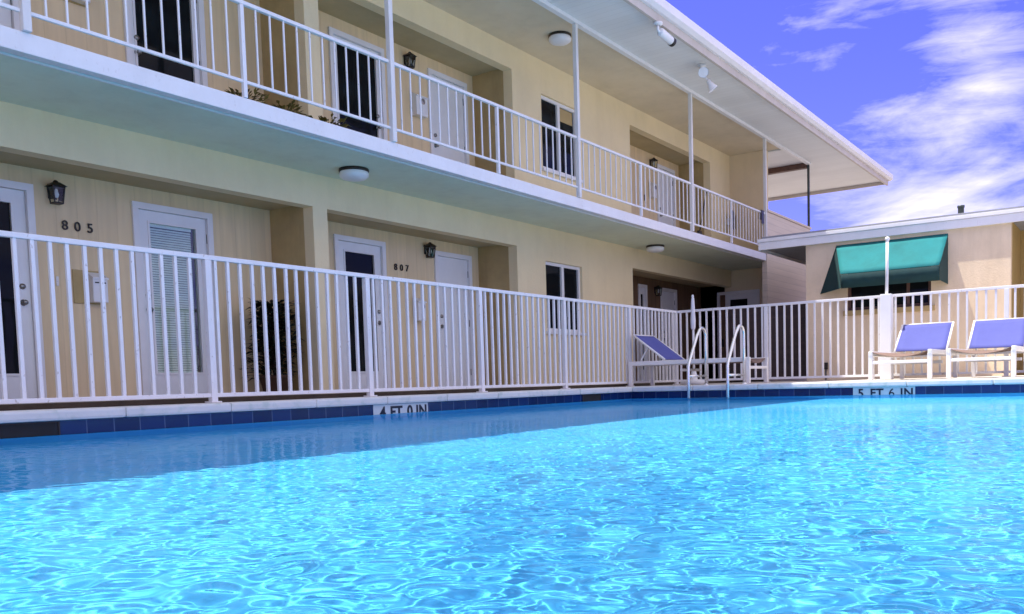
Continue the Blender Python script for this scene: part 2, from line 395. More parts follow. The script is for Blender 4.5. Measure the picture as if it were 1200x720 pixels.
calm = (1 - .78 * np.clip((np.hypot(X, Y) - 2.2) / 5.5, 0, 1)) * (1 - .45 * np.clip((Y - 1.6) / 2.5, 0, 1)) * (1 + .12 * np.clip((2.3 - np.hypot(X, Y)) / .8, 0, 1)) * (1 + .25 * np.sin(X * 1.3 + .8 * np.sin(Y * 1.1)) * np.cos(Y * 1.7 - X * .4))
coarse = np.clip((X + .6) / .4, 0, 1) * np.clip((Y + .9) / .4, 0, 1)
Z *= calm * (.15 + .85 * coarse)
ny_, nx_ = X.shape
vv = np.stack([X.ravel(), Y.ravel(), Z.ravel()], 1)
ii = np.arange(ny_ * nx_).reshape(ny_, nx_)
quads = np.stack([ii[:-1, :-1], ii[:-1, 1:], ii[1:, 1:], ii[1:, :-1]], -1).reshape(-1, 4)
wm = bpy.data.meshes.new('water')
wm.vertices.add(len(vv)); wm.vertices.foreach_set('co', vv.astype(np.float32).ravel())
wm.loops.add(quads.size); wm.loops.foreach_set('vertex_index', quads.astype(np.int32).ravel())
wm.polygons.add(len(quads)); wm.polygons.foreach_set('loop_start', np.arange(0, quads.size, 4, dtype=np.int32))
wm.polygons.foreach_set('use_smooth', np.ones(len(quads), dtype=bool))
wm.update(calc_edges=True); wm.materials.append(M['water'])
water = tag(part('water', wm, None, None, (0, 0, 0)), kind='structure')
water.cycles.is_caustics_caster = True
for o in (basin, tiles): o.cycles.is_caustics_receiver = True

# ------------------------------------------------------------------ the two storey motel
bld = thing('motel_building', (9, YW, ZD), 'two storey cream motel with an open balcony walkway, left of the pool', 'building')
def bpart(name, mb, mat, parent=None): return part(name, mb, mat, parent or bld)
ZL1, ZL2 = 2.350, 4.965     # undersides of the recess lintels
XL = -6.0
R1, R2, R3 = (3.15, 6.99), (7.205, 10.97), (14.64, 18.29)
W1 = (11.74, 12.84, 1.09, 2.20); W2 = (11.74, 12.84, 3.65, 4.80); W0 = (.9, 2.0, 1.09, 2.20); W02 = (.9, 2.0, 3.65, 4.80)
m = MB().wall(XL, XE, ZD - .02, 2.834, YW, YW + .16, [(*R1, 0, ZL1), (*R2, 0, ZL1), W1, W0, (R3[0], XE + 1, 0, ZL1)])
bpart('wall', m, 'stucco')
m = MB().wall(XL, XE, 2.835, 5.314, YW, YW + .16, [(*R1, 0, ZL2), (*R2, 0, ZL2), W2, W02, (*R3, 0, ZL2)])
bpart('wall', m, 'stucco')
# door openings: (x0, x1, kind)
D1 = [(3.34, 4.26, 'dark'), (5.236, 6.18, 'blind'), (7.975, 8.90, 'dark2'), (9.92, 10.775, 'plain'), (16.25, 16.62, 'strip'), (17.27, 18.05, 'plain')]
D2 = [(3.34, 4.25, 'plain'), (5.27, 6.21, 'full'), (8.04, 9.02, 'full'), (9.92, 10.80, 'plain'), (17.2, 18.05, 'plain')]
def recess(lo, hi, z0, zt, doors, zdoor, mat, side='brownwall'):
    hs = [(a, b, z0 - 1, zdoor) for a, b, k in doors if lo - .01 <= a and b <= hi + .01]
    o = bpart('recess_wall', MB().wall(lo - .1, hi + .1, z0 - .02, zt, YR, YR + .1, hs), mat)
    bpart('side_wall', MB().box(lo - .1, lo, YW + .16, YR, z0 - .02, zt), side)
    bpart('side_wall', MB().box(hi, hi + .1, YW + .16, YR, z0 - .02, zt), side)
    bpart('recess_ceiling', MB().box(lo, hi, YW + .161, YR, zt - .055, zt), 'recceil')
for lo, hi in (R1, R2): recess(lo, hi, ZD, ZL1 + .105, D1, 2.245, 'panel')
recess(R3[0], XE, ZD, ZL1 + .105, D1, 2.245, 'panel_shaded', 'panel_shaded')
for lo, hi in (R1, R2, R3): recess(lo, hi, ZS, ZL2 + .105, D2, 4.855, 'panel')

def door(x0, x1, z0, z1, kind, hinge='r', y=YR, axis='x'):
    """door in its opening: leaf (the part) with frame, pane, blind, handle as sub-parts. Built along X then turned if axis is 'y'."""
    fw = .065
    def put(mb):
        if axis == 'y': mb.v = [(XE + (p[1] - YR), -(p[0]), p[2]) for p in mb.v]
        return mb
    a, b, t = x0 + fw, x1 - fw, z1 - fw
    st, tr, br = (.135, .13, .27)
    if kind == 'full': st, tr, br = .075, .09, .12
    if kind == 'strip': st = .06
    lf = MB(); yl = y + .012
    if kind == 'plain':
        lf.bbox(a + .003, b - .003, yl, yl + .045, z0 + .012, t - .003, .004)
        w_ = (b - a)
        glass = None
    elif kind == 'small':
        glass = (a + .23, b - .23, t - .36, t - .14)
        lf.wall(a + .003, b - .003, z0 + .012, t - .003, yl, yl + .045, [glass])
    else:
        glass = (a + st, b - st, z0 + br, t - tr)
        lf.wall(a + .003, b - .003, z0 + .012, t - .003, yl, yl + .045, [glass])
    dr = bpart('door', put(lf), 'door')
    f = MB().box(x0, a, y - .028, y + .08, z0, z1).box(b, x1, y - .028, y + .08, z0, z1).box(a, b, y - .028, y + .08, t, z1)
    part('frame', put(f), 'white', dr)
    part('threshold', put(MB().box(a, b, y - .03, y + .08, z0, z0 + .012)), 'bronze', dr)
    if glass:
        ga, gb, gc, gd = glass
        bead = MB()
        for q in ((ga - .022, ga, gc - .022, gd + .022), (gb, gb + .022, gc - .022, gd + .022), (ga, gb, gd, gd + .022), (ga, gb, gc - .022, gc)):
            bead.box(q[0], q[1], yl - .010, yl + .004, q[2], q[3])
        part('glazing_bead', put(bead), 'white', dr)
        part('pane', put(MB().box(ga - .005, gb + .005, yl + .016, yl + .022, gc - .005, gd + .005)), 'clearglass' if kind == 'blind' else 'darkglass', dr)
        if kind == 'blind':
            bl = MB(); z = gc + .01
            while z < gd - .03:
                bl.beam((ga + .004, yl + .036, z), (gb - .04, yl + .036, z), (.0025), .0225, (0, .42, 1)); z += .0255
            bl.box(ga + .002, gb - .04, yl + .024, yl + .05, gd - .032, gd)
            part('blind', put(bl), 'blind', dr)
    if kind != 'strip':
        hx = a + .075 if hinge == 'r' else b - .075
        h = MB().lathe([(.0, -.062), (.018, -.06), (.026, -.045), (.02, -.03), (.01, -.02), (.01, -.006), (.03, -.004), (.03, .001)], (hx, yl, z0 + .93), (0, 1, 0), 16)
        part('handle', put(h), 'nickel', dr)
        part('deadbolt', put(MB().lathe([(.0, -.022), (.024, -.02), (.028, -.004), (.028, .001)], (hx, yl, z0 + 1.08), (0, 1, 0), 16)), 'nickel', dr)
        hx2 = b + .004 if hinge == 'r' else a - .004
        for zz in (z0 + .25, z0 + 1.0, t - .22): part('hinge', put(MB().tube([(hx2, yl - .006, zz - .05), (hx2, yl - .006, zz + .05)], .007, 8)), 'bronze', dr)
    return dr
for a, b, k in D1: tag(door(a, b, ZD + .042, 2.245, {'dark2': 'dark'}.get(k, k), 'l' if a < 4 or abs(a - 7.975) < .01 else 'r'), {'blind': 'white glazed door with closed pale blinds', 'dark': 'white door with tall dark glass', 'dark2': 'white door with tall dark glass'}.get(k))
for a, b, k in D2: tag(door(a, b, ZS, 4.855, k, 'l' if 8 < a < 9 else 'r'), {'full': 'door almost wholly of dark glass'}.get(k))
# dark rooms behind the doors and windows
bpart('interior', MB().box(XL + .2, XE - .2, 9.6, 9.65, ZD, 5.3), 'dark')
bpart('rear_wall', MB().box(XL, XE, 13.0, 13.2, .1, 5.3).box(XL - .2, XL, YW, 13.2, .1, 5.3).box(XE + .3, XE + .5, YR + .12, 13.2, .1, 5.3), 'stucco')

def window(x0, x1, z0, z1, y=YW):
    w_ = MB(); fy0, fy1 = y + .045, y + .105; f = .05; mx = (x0 + x1) / 2 + .0
    w_.box(x0, x1, fy0, fy1, z1 - f, z1).box(x0, x1, fy0, fy1, z0, z0 + f).box(x0, x0 + f, fy0, fy1, z0 + f, z1 - f).box(x1 - f, x1, fy0, fy1, z0 + f, z1 - f)
    w_.box(mx - .035, mx + .035, fy0 - .01, fy1, z0 + f, z1 - f)
    o = bpart('window', w_, 'white')
    part('pane', MB().box(x0 + f, mx - .035, fy0 + .025, fy0 + .031, z0 + f, z1 - f), 'darkglass', o)
    part('pane', MB().box(mx + .035, x1 - f, fy0 + .035, fy0 + .041, z0 + f, z1 - f), 'darkglass', o)
    part('sill', MB().bbox(x0 - .04, x1 + .04, y - .045, y + .12, z0 - .05, z0 - .002, .006), 'white', o)
    return o
for wnd in (W1, W2, W0, W02):
    o = window(*wnd)
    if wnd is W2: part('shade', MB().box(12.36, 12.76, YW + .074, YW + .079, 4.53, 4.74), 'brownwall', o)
# end wall of the walkways, with the white half glazed door below
m = MB().wall(7.03, YR + .12, ZD - .02, 2.7205, XE, XE + .15, [(7.2, 8.22, 0, 2.245)], 'y'); bpart('end_wall', m, 'stucco_end')
m = MB().wall(7.03, YW + .16, ZS + .001, 5.312, XE + .002, XE + .15, [], 'y'); bpart('end_wall', m, 'stucco_end')
def end_door():
    x = XE
    lf = MB().wall(7.265, 8.155, ZD + .05, 2.18, x + .02, x + .065, [(7.50, 7.92, 1.86, 2.06)], 'y')
    dr = bpart('door', lf, 'door'); tag(dr, 'white door with one small dark pane at the top')
    part('frame', MB().box(x - .03, x + .09, 7.2, 7.265, ZD, 2.245).box(x - .03, x + .09, 8.155, 8.22, ZD, 2.245).box(x - .03, x + .09, 7.265, 8.155, 2.18, 2.245), 'white', dr)
    part('pane', MB().box(x + .035, x + .041, 7.49, 7.93, 1.85, 2.07), 'darkglass', dr)
    part('handle', MB().bbox(x - .03, x + .02, 8.07, 8.12, .98, 1.16, .008), 'black', dr)
end_door()
bpart('interior', MB().box(XE + .2, XE + .25, 6.9, 9, ZD, 2.7), 'dark')
# balcony slab
sl = bpart('balcony_slab', MB().box(XL, 18.26, YB + .10, YW - .002, 2.722, ZS).box(18.26, XE + .15, 6.72, YW - .002, 2.722, ZS), 'soffit')
part('fascia_board', MB().bbox(XL, 18.24, YB, YB + .098, 2.707, ZS + .002, .006), 'fascia', sl)
part('drip_edge', MB().box(XL, 18.24, YB + .135, YB + .155, 2.706, 2.7215), 'white', sl)
# clad parapet wall at the stair landing and its dark lower end
bpart('parapet_wall', MB().wall(18.26, 21.2, ZD - .02, 3.735, YB - .01, YB + .10, []), 'siding')
bpart('parapet_cap', MB().bbox(18.27, 21.24, YB - .04, YB + .13, 3.737, 3.785, .008), 'siding')
# walkway ceiling, trim beam, roof
bpart('walkway_ceiling', MB().box(XL, XE + .15, YB + .04, 13.1, 5.315, 5.36), 'ceil')
bpart('trim_beam', MB().bbox(XL, 21.2, YB - .045, YB + .035, 5.235, 5.345, .005), 'white')
bpart('soffit', MB().box(XL, 24.45, 5.64, YB - .047, 5.285, 5.34).box(XE + .152, 24.45, YB - .046, 13.2, 5.285, 5.34), 'board')
rf = MB()
e0, e1, f0, f1, rz = XL - .2, 24.6, 5.52, 13.6, .75
vs = [(e0, f0, 5.36), (e1, f0, 5.36), (e1, f1, 5.36), (e0, f1, 5.36), (e0, f0, 5.45), (e1, f0, 5.45), (e1, f1, 5.45), (e0, f1, 5.45), (e0 + 4, 9.56, 5.45 + rz), (e1 - 4, 9.56, 5.45 + rz)]
rf.add(vs, [(0, 3, 2, 1), (0, 1, 5, 4), (1, 2, 6, 5), (2, 3, 7, 6), (3, 0, 4, 7), (4, 5, 9, 8), (5, 6, 9), (6, 7, 8, 9), (7, 4, 8)])
roof = bpart('roof', rf, 'roofing')
fa = MB().bbox(XL - .2, 24.56, 5.585, 5.635, 5.175, 5.40, .004).bbox(24.47, 24.53, 5.64, 13.55, 5.20, 5.40, .004)
part('fascia', fa, 'fascia_beige', roof)
gu = MB()
prof = [(5.583, 5.42), (5.583, 5.30), (5.54, 5.295), (5.49, 5.33), (5.485, 5.44), (5.475, 5.44), (5.478, 5.325), (5.535, 5.285), (5.59, 5.29)]
gv = [(x, y, z) for x in (XL - .2, 24.6) for y, z in prof]; n = len(prof)
gu.add(gv, [(i, i + 1, n + i + 1, n + i) for i in range(n - 1)] + [tuple(range(n)), tuple(range(n, 2 * n))])
part('gutter', gu, 'fascia', roof)
part('downspout', MB().tube([(23.4, 8.75, 5.2), (23.4, 8.75, 5.02), (23.4, 9.6, 4.98)], .05, 8), 'pipe', roof)
bpart('roof_beam', MB().bbox(21.05, 21.19, YB + .038, YR + 1.2, 5.16, 5.284, .006), 'grille')
for x in (-4.14, -.43, 3.295, 7.02, 10.75, 14.53, 18.20):
    o = bpart('roof_post', MB().bbox(x - .03, x + .03, YB - .034, YB + .026, ZS + .003, 5.234, .006), 'post')
bpart('roof_post', MB().bbox(21.11, 21.16, YB - .025, YB + .025, 3.786, 5.233, .005), 'pipe')

# balcony railing
rl = thing('balcony_railing', (9, YB, ZS), 'slim white metal railing along the upper balcony edge', 'railing')
YRL = YB + .01
rposts = [-4.14, -.43, 3.295, 7.02, 10.75, 14.53, 18.20]
tr_ = MB(); brl = MB()
for a, b in zip(rposts[:-1], rposts[1:]):
    tr_.bbox(a + .031, b - .031, YRL - .022, YRL + .022, 3.665, 3.70, .008); brl.bbox(a + .031, b - .031, YRL - .013, YRL + .013, 2.985, 3.012, .005)
part('top_rail', tr_, 'fence', rl); part('bottom_rail', brl, 'fence', rl)
for a, b in zip(rposts[:-1], rposts[1:]):
    if a < -1: continue
    part('post', MB().bbox((a + b) / 2 - .019, (a + b) / 2 + .019, YRL - .019, YRL + .019, ZS + .004, 3.664, .004), 'fence', rl)
bme = mesh_of(MB().bbox(-.0075, .0075, -.0075, .0075, 3.010, 3.668, .002), 'baluster', 'fence')
cnt = 0
for a, b in zip(rposts[:-1], rposts[1:]):
    mid = (a + b) / 2
    for p, q in ((a, mid), (mid, b)):
        for k in range(1, 12):
            x = p + (q - p) * k / 12
            if x < 2.9 or cnt >= 100: continue
            o = bpy.data.objects.new('baluster', bme); COL.objects.link(o); o.parent = rl
            o.location = Vector((x, YRL, 0)) - Vector(rl.location); cnt += 1

# ------------------------------------------------------------------ pool fences
def fence(name, p0, axis, posts, x_start, x_end, pitch, label):
    t = thing(name, p0, label, 'fence', 'white picket fences round the pool')
    ax = Vector((1, 0, 0)) if axis == 'x' else Vector((0, 1, 0)); nrm = Vector((0, 1, 0)) if axis == 'x' else Vector((1, 0, 0))
    def bar(a, b, w, z0, z1, bev):
        m_ = MB()
        lo = ax * a - nrm * w / 2; hi = ax * b + nrm * w / 2
        return m_.bbox(min(lo.x, hi.x), max(lo.x, hi.x), min(lo.y, hi.y), max(lo.y, hi.y), z0, z1, bev)
    a, b = x_start, x_end
    part('top_rail', bar(a, b, .042, 1.366 - ZD, 1.406 - ZD, .006), 'fence', t, (0, 0, 0))
    part('bottom_rail', bar(a, b, .034, .216 - ZD, .250 - ZD, .004), 'fence', t, (0, 0, 0))
    for x in posts:
        m_ = bar(x - .0285, x + .0285, .057, .010, 1.365 - ZD, .005)
        m_.v += []; pl = bar(x - .05, x + .05, .10, .0, .012, .003); m_.add(pl.v, pl.f)
        part('post', m_, 'fence', t, (0, 0, 0))
    bm_ = mesh_of(bar(-.0135, .0135, .027, .248 - ZD, 1.367 - ZD, .0025), 'baluster', 'fence')
    k = 0; x = a + pitch / 2
    while x < b - .02:
        if all(abs(x - q) > .05 for q in posts) and k < 100:
            o = bpy.data.objects.new('baluster', bm_); COL.objects.link(o); o.parent = t; o.location = ax * (x + random.gauss(0, .0012)); k += 1
            o.rotation_euler = (random.gauss(0, .0012), random.gauss(0, .0018), random.gauss(0, .02))
        x += pitch
    return t
sp = [4.585 + 1.835 * k for k in range(-2, 5)]
fence('pool_fence', (0, YF, ZD), 'x', sp + [13.555], 1.02, XFF, .1235, 'long white metal picket fence between the pool and the motel doors')
fp = [-3.55, -1.85, -.15, 1.55, 3.325, 4.94]
fence('pool_fence', (XFF + .001, 0, ZD), 'y', fp, -4.3, YF - .03, .1185, 'white metal picket fence at the far end of the pool behind the loungers')

# ------------------------------------------------------------------ things on the motel walls and ceilings
def lantern(x, z, label, y=YR):
    t = thing('wall_lantern', (x, y, z), label, 'lantern', 'black lanterns beside the motel doors')
    def P(n_, mb, mt):
        mb.v = [(p[0] * .80, p[1] * .80, p[2] * .86) for p in mb.v]
        return part(n_, mb, mt, t, (0, 0, 0))
    P('back_plate', MB().bbox(-.05, .05, -.022, -.001, -.06, .10, .006).beam((0, -.02, .05), (0, -.09, .075), .02, .02), 'black')
    cy = -.105
    m_ = MB()
    for sx, sy in ((-1, -1), (1, -1), (1, 1), (-1, 1)):
        m_.beam((sx * .05, cy + sy * .05, -.11), (sx * .068, cy + sy * .068, .055), .012, .012, (0, 1, 0))
    m_.bbox(-.056, .056, cy - .056, cy + .056, -.125, -.108, .004).bbox(-.074, .074, cy - .074, cy + .074, .05, .064, .004)
    P('cage', m_, 'black')
    r = .092
    P('cap', MB().add([(-r, cy - r, .064), (r, cy - r, .064), (r, cy + r, .064), (-r, cy + r, .064), (-.035, cy - .035, .11), (.035, cy - .035, .11), (.035, cy + .035, .11), (-.035, cy + .035, .11)],
      [(0, 3, 2, 1), (4, 5, 6, 7), (0, 1, 5, 4), (1, 2, 6, 5), (2, 3, 7, 6), (3, 0, 4, 7)]).lathe([(.034, .11), (.026, .125), (.01, .135), (0, .137)], (0, cy, 0), n=12), 'black')
    a_, b_ = .047, .062
    P('glass', MB().add([(-a_, cy - a_, -.107), (a_, cy - a_, -.107), (a_, cy + a_, -.107), (-a_, cy + a_, -.107), (-b_, cy - b_, .05), (b_, cy - b_, .05), (b_, cy + b_, .05), (-b_, cy + b_, .05)],
      [(0, 1, 5, 4), (1, 2, 6, 5), (2, 3, 7, 6), (3, 0, 4, 7)]), 'clearglass')
    P('bulb', MB().lathe([(0, -.06), (.02, -.05), (.028, -.02), (.018, .015), (.012, .04)], (0, cy, 0), n=12), 'lens')
    return t
lantern(4.44, 2.19, 'black lantern on the panelled wall above the number 805')
lantern(9.75, 2.22, 'black lantern by the plain white door right of the number 807')
lantern(17.02, 2.15, 'black lantern in the dark ground floor recess at the far end')
lantern(9.47, 4.82, 'black lantern on the balcony wall above the white oval slotted mailbox')
lantern(16.92, 4.80, 'black lantern in the last balcony recess on the right')

def number(txt, xs_, z, h, label):
    t = thing('house_number', (sum(xs_) / len(xs_), YR - .012, z), label, 'house number')
    for ch, x in zip(txt, xs_):
        me = text_mesh(ch, h * 1.28, .006, 'digit'); me.transform(Matrix.Rotation(R(90), 4, 'X')); me.materials.append(M['digit'])
        o = bpy.data.objects.new('digit', me); COL.objects.link(o); o.parent = t; o.location = (x - t.location.x, 0, 0)
    return t
number('805', (4.540, 4.662, 4.787), 1.908, .100, 'dark metal house number 805 on the tan panelled wall')
number('807', (9.10, 9.215, 9.33), 1.93, .098, 'dark metal house number 807 right of a dark glass door')

def mailbox(x, z, w, h, label, kind=0, y=YR):
    t = thing('mailbox', (x, y, z), label, 'mailbox', 'mailboxes on the motel walls')
    P = lambda n_, mb, mt: part(n_, mb, mt, t, (0, 0, 0))
    if kind == 0:
        P('brown_rectangle', MB().bbox(-w / 2 - .14, w / 2 + .015, -.014, -.001, -h / 2 - .01, h / 2 + .015, .003), 'brownwall')  # thin brown rectangle behind the box, reaching out to its left
    P('box', MB().bbox(-w / 2, w / 2, -.115, -.015, -h / 2, h / 2 - .05, .01), 'white')
    P('lid', MB().add([(-w / 2 - .006, -.13, h / 2 - .06), (w / 2 + .006, -.13, h / 2 - .06), (w / 2 + .006, -.014, h / 2), (-w / 2 - .006, -.014, h / 2),
        (-w / 2 - .006, -.13, h / 2 - .075), (w / 2 + .006, -.13, h / 2 - .075), (w / 2 + .006, -.014, h / 2 - .048), (-w / 2 - .006, -.014, h / 2 - .048)],
        [(0, 1, 2, 3), (7, 6, 5, 4), (0, 4, 5, 1), (1, 5, 6, 2), (2, 6, 7, 3), (3, 7, 4, 0)]), 'white')
    if kind:
        P('slot', MB().lathe([(.0, -.004), (.038, -.004), (.042, 0)], (.02, -.116, h * .12), (0, 1, 0), 18), 'nickel')
    else:
        P('slot', MB().box(-w / 2 + .02, w / 2 - .02, -.119, -.1155, h * .12, h * .16), 'bronze')
    return t
mailbox(4.80, 1.325, .15, .30, 'pale mailbox with a brown rectangle behind it below the number 805')
mailbox(9.50, 1.36, .16, .33, 'white mailbox behind the fence below the number 807', 1)
mailbox(9.66, 4.26, .24, .33, 'white mailbox with a round mark beside an upper plain white door', 1)
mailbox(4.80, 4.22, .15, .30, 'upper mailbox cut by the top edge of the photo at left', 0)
mailbox(16.90, 4.25, .16, .34, 'small white mailbox in the last balcony recess', 1)
t = thing('door_bell', (4.437, YR, 1.365), 'small pale door bell on the panelled wall left of the mailbox', 'door bell')
part('plate', MB().bbox(-.012, .012, -.012, -.001, -.045, .045, .003), 'white', t, (0, 0, 0)); part('button', MB().lathe([(0, -.018), (.007, -.016), (.008, -.011)], (0, 0, 0), (0, 1, 0), 12), 'lens', t, (0, 0, 0))
t = thing('door_bell', (16.62, YR, 4.05), 'small dark door bell in the last balcony recess', 'door bell')
part('plate', MB().bbox(-.02, .02, -.02, -.001, -.06, .06, .003), 'black', t, (0, 0, 0)); part('button', MB().lathe([(0, -.028), (.009, -.026), (.01, -.019)], (0, 0, 0), (0, 1, 0), 12), 'lens', t, (0, 0, 0))

def dome(x, y, z, label):
    t = thing('ceiling_light', (x, y, z), label, 'ceiling light', 'round white dome lights under the walkway ceilings')
    part('base', MB().lathe([(0, -.001), (.165, -.001), (.17, -.02), (.165, -.035), (0, -.036)], n=32), 'bronze', t, (0, 0, 0))
    part('diffuser', MB().lathe([(.158, -.036), (.166, -.055), (.16, -.085), (.13, -.108), (.07, -.122), (0, -.126)], n=32), 'lens', t, (0, 0, 0))
dome(7.18, 7.385, 2.722, 'round white dome light under the balcony near the middle pillar')
dome(14.72, 7.44, 2.722, 'round white dome light under the far end of the balcony')
dome(11.12, 7.10, 5.315, 'round white dome light on the upper ceiling left of a roof post')

t = thing('floodlight', (13.49, 5.93, 5.285), 'white twin floodlight under the roof overhang', 'floodlight')
part('mount', MB().lathe([(0, -.001), (.07, -.001), (.07, -.025), (.03, -.04), (.03, -.16), (0, -.165)], n=18), 'white', t, (0, 0, 0))
for tgt in ((-.10, -.06, -.13), (.07, -.09, -.26)):
    tv = Vector(tgt); dv = (tv - Vector((0, 0, -.07))).normalized()
    h = part('lamp_head', MB().lathe([(0, -.02), (.035, 0), (.042, .06), (.075, .14), (.077, .155)], (tv - dv * .04)[:], dv[:], 18), 'white', t, (0, 0, 0))
    part('lens', MB().lathe([(0, .15), (.05, .148), (.074, .145)], (tv - dv * .04)[:], dv[:], 18), 'lens', h, (0, 0, 0))
    part('arm', MB().tube([(0, 0, -.1), tv * .5 + Vector((0, 0, -.05)), tv - dv * .04], .013, 8), 'white', h, (0, 0, 0))
t.scale = (1.08, 1.08, 1.08)
t = thing('security_camera', (11.45, 5.60, 5.175), 'white bullet security camera under the roof edge', 'security camera')
part('mount', MB().lathe([(0, .0), (.05, -.001), (.05, -.02), (.02, -.03)], (-.12, 0, 0), n=16).tube([(-.12, 0, -.02), (-.12, 0, -.07), (-.08, -.01, -.10)], .016, 8), 'white', t, (0, 0, 0))
part('body', MB().lathe([(0, -.1), (.035, -.098), (.042, -.08), (.042, .12), (.038, .13)], (0, -.02, -.10), (1, -.1, -.18), 18), 'white', t, (0, 0, 0))
part('lens', MB().lathe([(0, .165), (.036, .164), (.045, .155), (.045, .115), (.043, .112)], (0, -.02, -.10), (1, -.1, -.18), 18), 'black', t, (0, 0, 0))

t.scale = (1.35, 1.35, 1.35)
def leaves(n, fn, lmin, lmax, wr=.3):
    m_ = MB()
    for _ in range(n):
        p, d = fn(); p = Vector(p); d = Vector(d).normalized(); ln = random.uniform(lmin, lmax); w_ = ln * wr * random.uniform(.7, 1.2)
        s_ = d.cross(Vector((random.uniform(-.4, .4), random.uniform(-.4, .4), 1))).normalized(); dn = Vector((0, 0, -1))
        a = p; b = p + d * ln * .45; c_ = p + d * ln + dn * ln * random.uniform(.05, .35)
        m_.add([a, b + s_ * w_ / 2, c_, b - s_ * w_ / 2, b + dn * w_ * .12], [(0, 1, 4), (1, 2, 4), (2, 3, 4), (3, 0, 4)])
    return m_
def pot_plant(x, y, z, r, hp, hgt, spread, n, label, mt, lmin, lmax):
    t = thing('potted_plant', (x, y, z), label, 'plant')
    part('pot', MB().lathe([(0, 0), (r * .72, 0), (r, hp), (r * 1.08, hp), (r * 1.08, hp + .03), (r * .93, hp + .03), (r * .9, hp - .02), (0, hp - .02)], n=20), 'terracotta', t, (0, 0, 0))
    def fn():
        a = random.uniform(0, 6.283); u = random.random() ** .7; h = hp + hgt * random.uniform(.0, 1) ** .8
        rr = spread * u * (1 - .35 * (h - hp) / hgt) * (1 + .35 * math.sin(3 * a + 5 * h)); el = random.uniform(-.2, .9)
        return (rr * math.cos(a), rr * math.sin(a), h), (math.cos(a), math.sin(a), el)
    part('foliage', leaves(n, fn, lmin, lmax), mt, t, (0, 0, 0))
    st = MB()
    for k in range(7):
        a = k * .9; st.tube([(0, 0, hp - .02), (spread * .2 * math.cos(a), spread * .2 * math.sin(a), hp + hgt * .5), (spread * .45 * math.cos(a), spread * .45 * math.sin(a), hp + hgt * .95)], [.012, .008, .004], 5)
    part('stem', st, 'stem', t, (0, 0, 0))
pot_plant(6.62, 8.22, ZD + .034, .17, .20, .85, .24, 2200, 'dark leafy potted shrub in the recess corner behind the fence', 'leaf', .06, .16)
for x, lb in ((5.55, 'low olive potted plant on the balcony left of a railing post'), (6.05, 'low bushy potted plant on the balcony behind the railing post'), (6.62, 'spreading potted plant on the balcony nearest the brown recess corner')):
    pot_plant(x, 7.15 + random.uniform(-.05, .05), ZS, .11, .10, .13, .26, 170, lb, 'leaf_dry', .05, .12)
t = thing('broom', (15.6, 6.95, ZS), 'dark broom leaning on the upper railing near its far end', 'broom')
part('handle', MB().tube([(0, 0, .15), (-.35, -.30, .82)], .012, 8), 'black', t, (0, 0, 0))
part('brush', MB().add([(-.13, -.02, .0), (.17, -.02, 0), (.17, .04, 0), (-.13, .04, 0), (-.06, -.02, .19), (.06, -.02, .19), (.06, .02, .19), (-.06, .02, .19)],
    [(0, 3, 2, 1), (4, 5, 6, 7), (0, 1, 5, 4), (1, 2, 6, 5), (2, 3, 7, 6), (3, 0, 4, 7)]), 'straw', t, (0, 0, 0))
t = thing('fire_extinguisher', (19.2, 7.74, 3.62), 'small dark fire extinguisher on the upper corner wall at the far end', 'fire extinguisher')
part('cylinder', MB().lathe([(0, 0), (.06, .0), (.065, .02), (.065, .30), (.04, .36), (.02, .38), (.02, .42), (0, .42)], n=16), 'bronze', t, (0, 0, 0))
part('nozzle', MB().tube([(0, 0, .41), (-.06, -.02, .40), (-.08, -.03, .2)], .012, 8), 'black', t, (0, 0, 0))
part('bracket', MB().box(-.02, .02, .066, .136, .12, .26), 'white', t, (0, 0, 0))
t = thing('towel', (18.0, YRL - .005, 3.70), 'dark cloth hung over the end of the upper railing', 'cloth')
part('fabric', MB().bbox(-.09, .05, -.035, -.024, -.26, .012, .004).bbox(-.09, .05, -.035, .035, .004, .016, .004).bbox(-.08, .05, .024, .034, -.16, .012, .004), 'bronze', t, (0, 0, 0))

# ------------------------------------------------------------------ pool house with awning
XH = 15.68
hut = thing('pool_house', (XH + 2, 1.5, ZD), 'low peach stucco pool house with a flat white edged roof, right of the motel', 'building')
hp = lambda n_, mb, mt, p=None: part(n_, mb, mt, p or hut)
WY0, WY1, WZ0, WZ1 = 2.90, 4.25, 1.36, 2.12
hp('wall', MB().wall(1.735, 4.965, ZD - .02, 2.60, XH, XH + .15, [(WY0, WY1, WZ0, WZ1)], 'y'), 'hutwall')
hp('side_wall', MB().wall(XH + .151, 21.5, ZD - .02, 2.60, 4.80, 4.963, []), 'hutwall')
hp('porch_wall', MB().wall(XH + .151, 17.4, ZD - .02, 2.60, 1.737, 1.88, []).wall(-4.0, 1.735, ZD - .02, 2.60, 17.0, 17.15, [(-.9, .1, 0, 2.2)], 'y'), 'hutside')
hp('interior', MB().box(17.6, 17.65, -4, 4.7, ZD, 2.5), 'dark')
wn = hp('window', MB().box(XH + .05, XH + .10, WY0, WY0 + .05, WZ0, WZ1).box(XH + .05, XH + .10, WY1 - .05, WY1, WZ0, WZ1).box(XH + .05, XH + .10, WY0 + .05, WY1 - .05, WZ0, WZ0 + .05).box(XH + .05, XH + .10, WY0 + .05, WY1 - .05, WZ1 - .05, WZ1).box(XH + .045, XH + .10, 3.24, 3.29, WZ0 + .05, WZ1 - .05), 'grille')
hp('pane', MB().box(XH + .07, XH + .08, WY0 + .05, WY1 - .05, WZ0 + .05, WZ1 - .05), 'darkglass', wn)
hp('sill', MB().bbox(XH - .05, XH + .04, WY0 - .06, WY1 + .06, WZ0 - .09, WZ0 - .003, .006), 'brownwall', wn)
XFA = 15.60
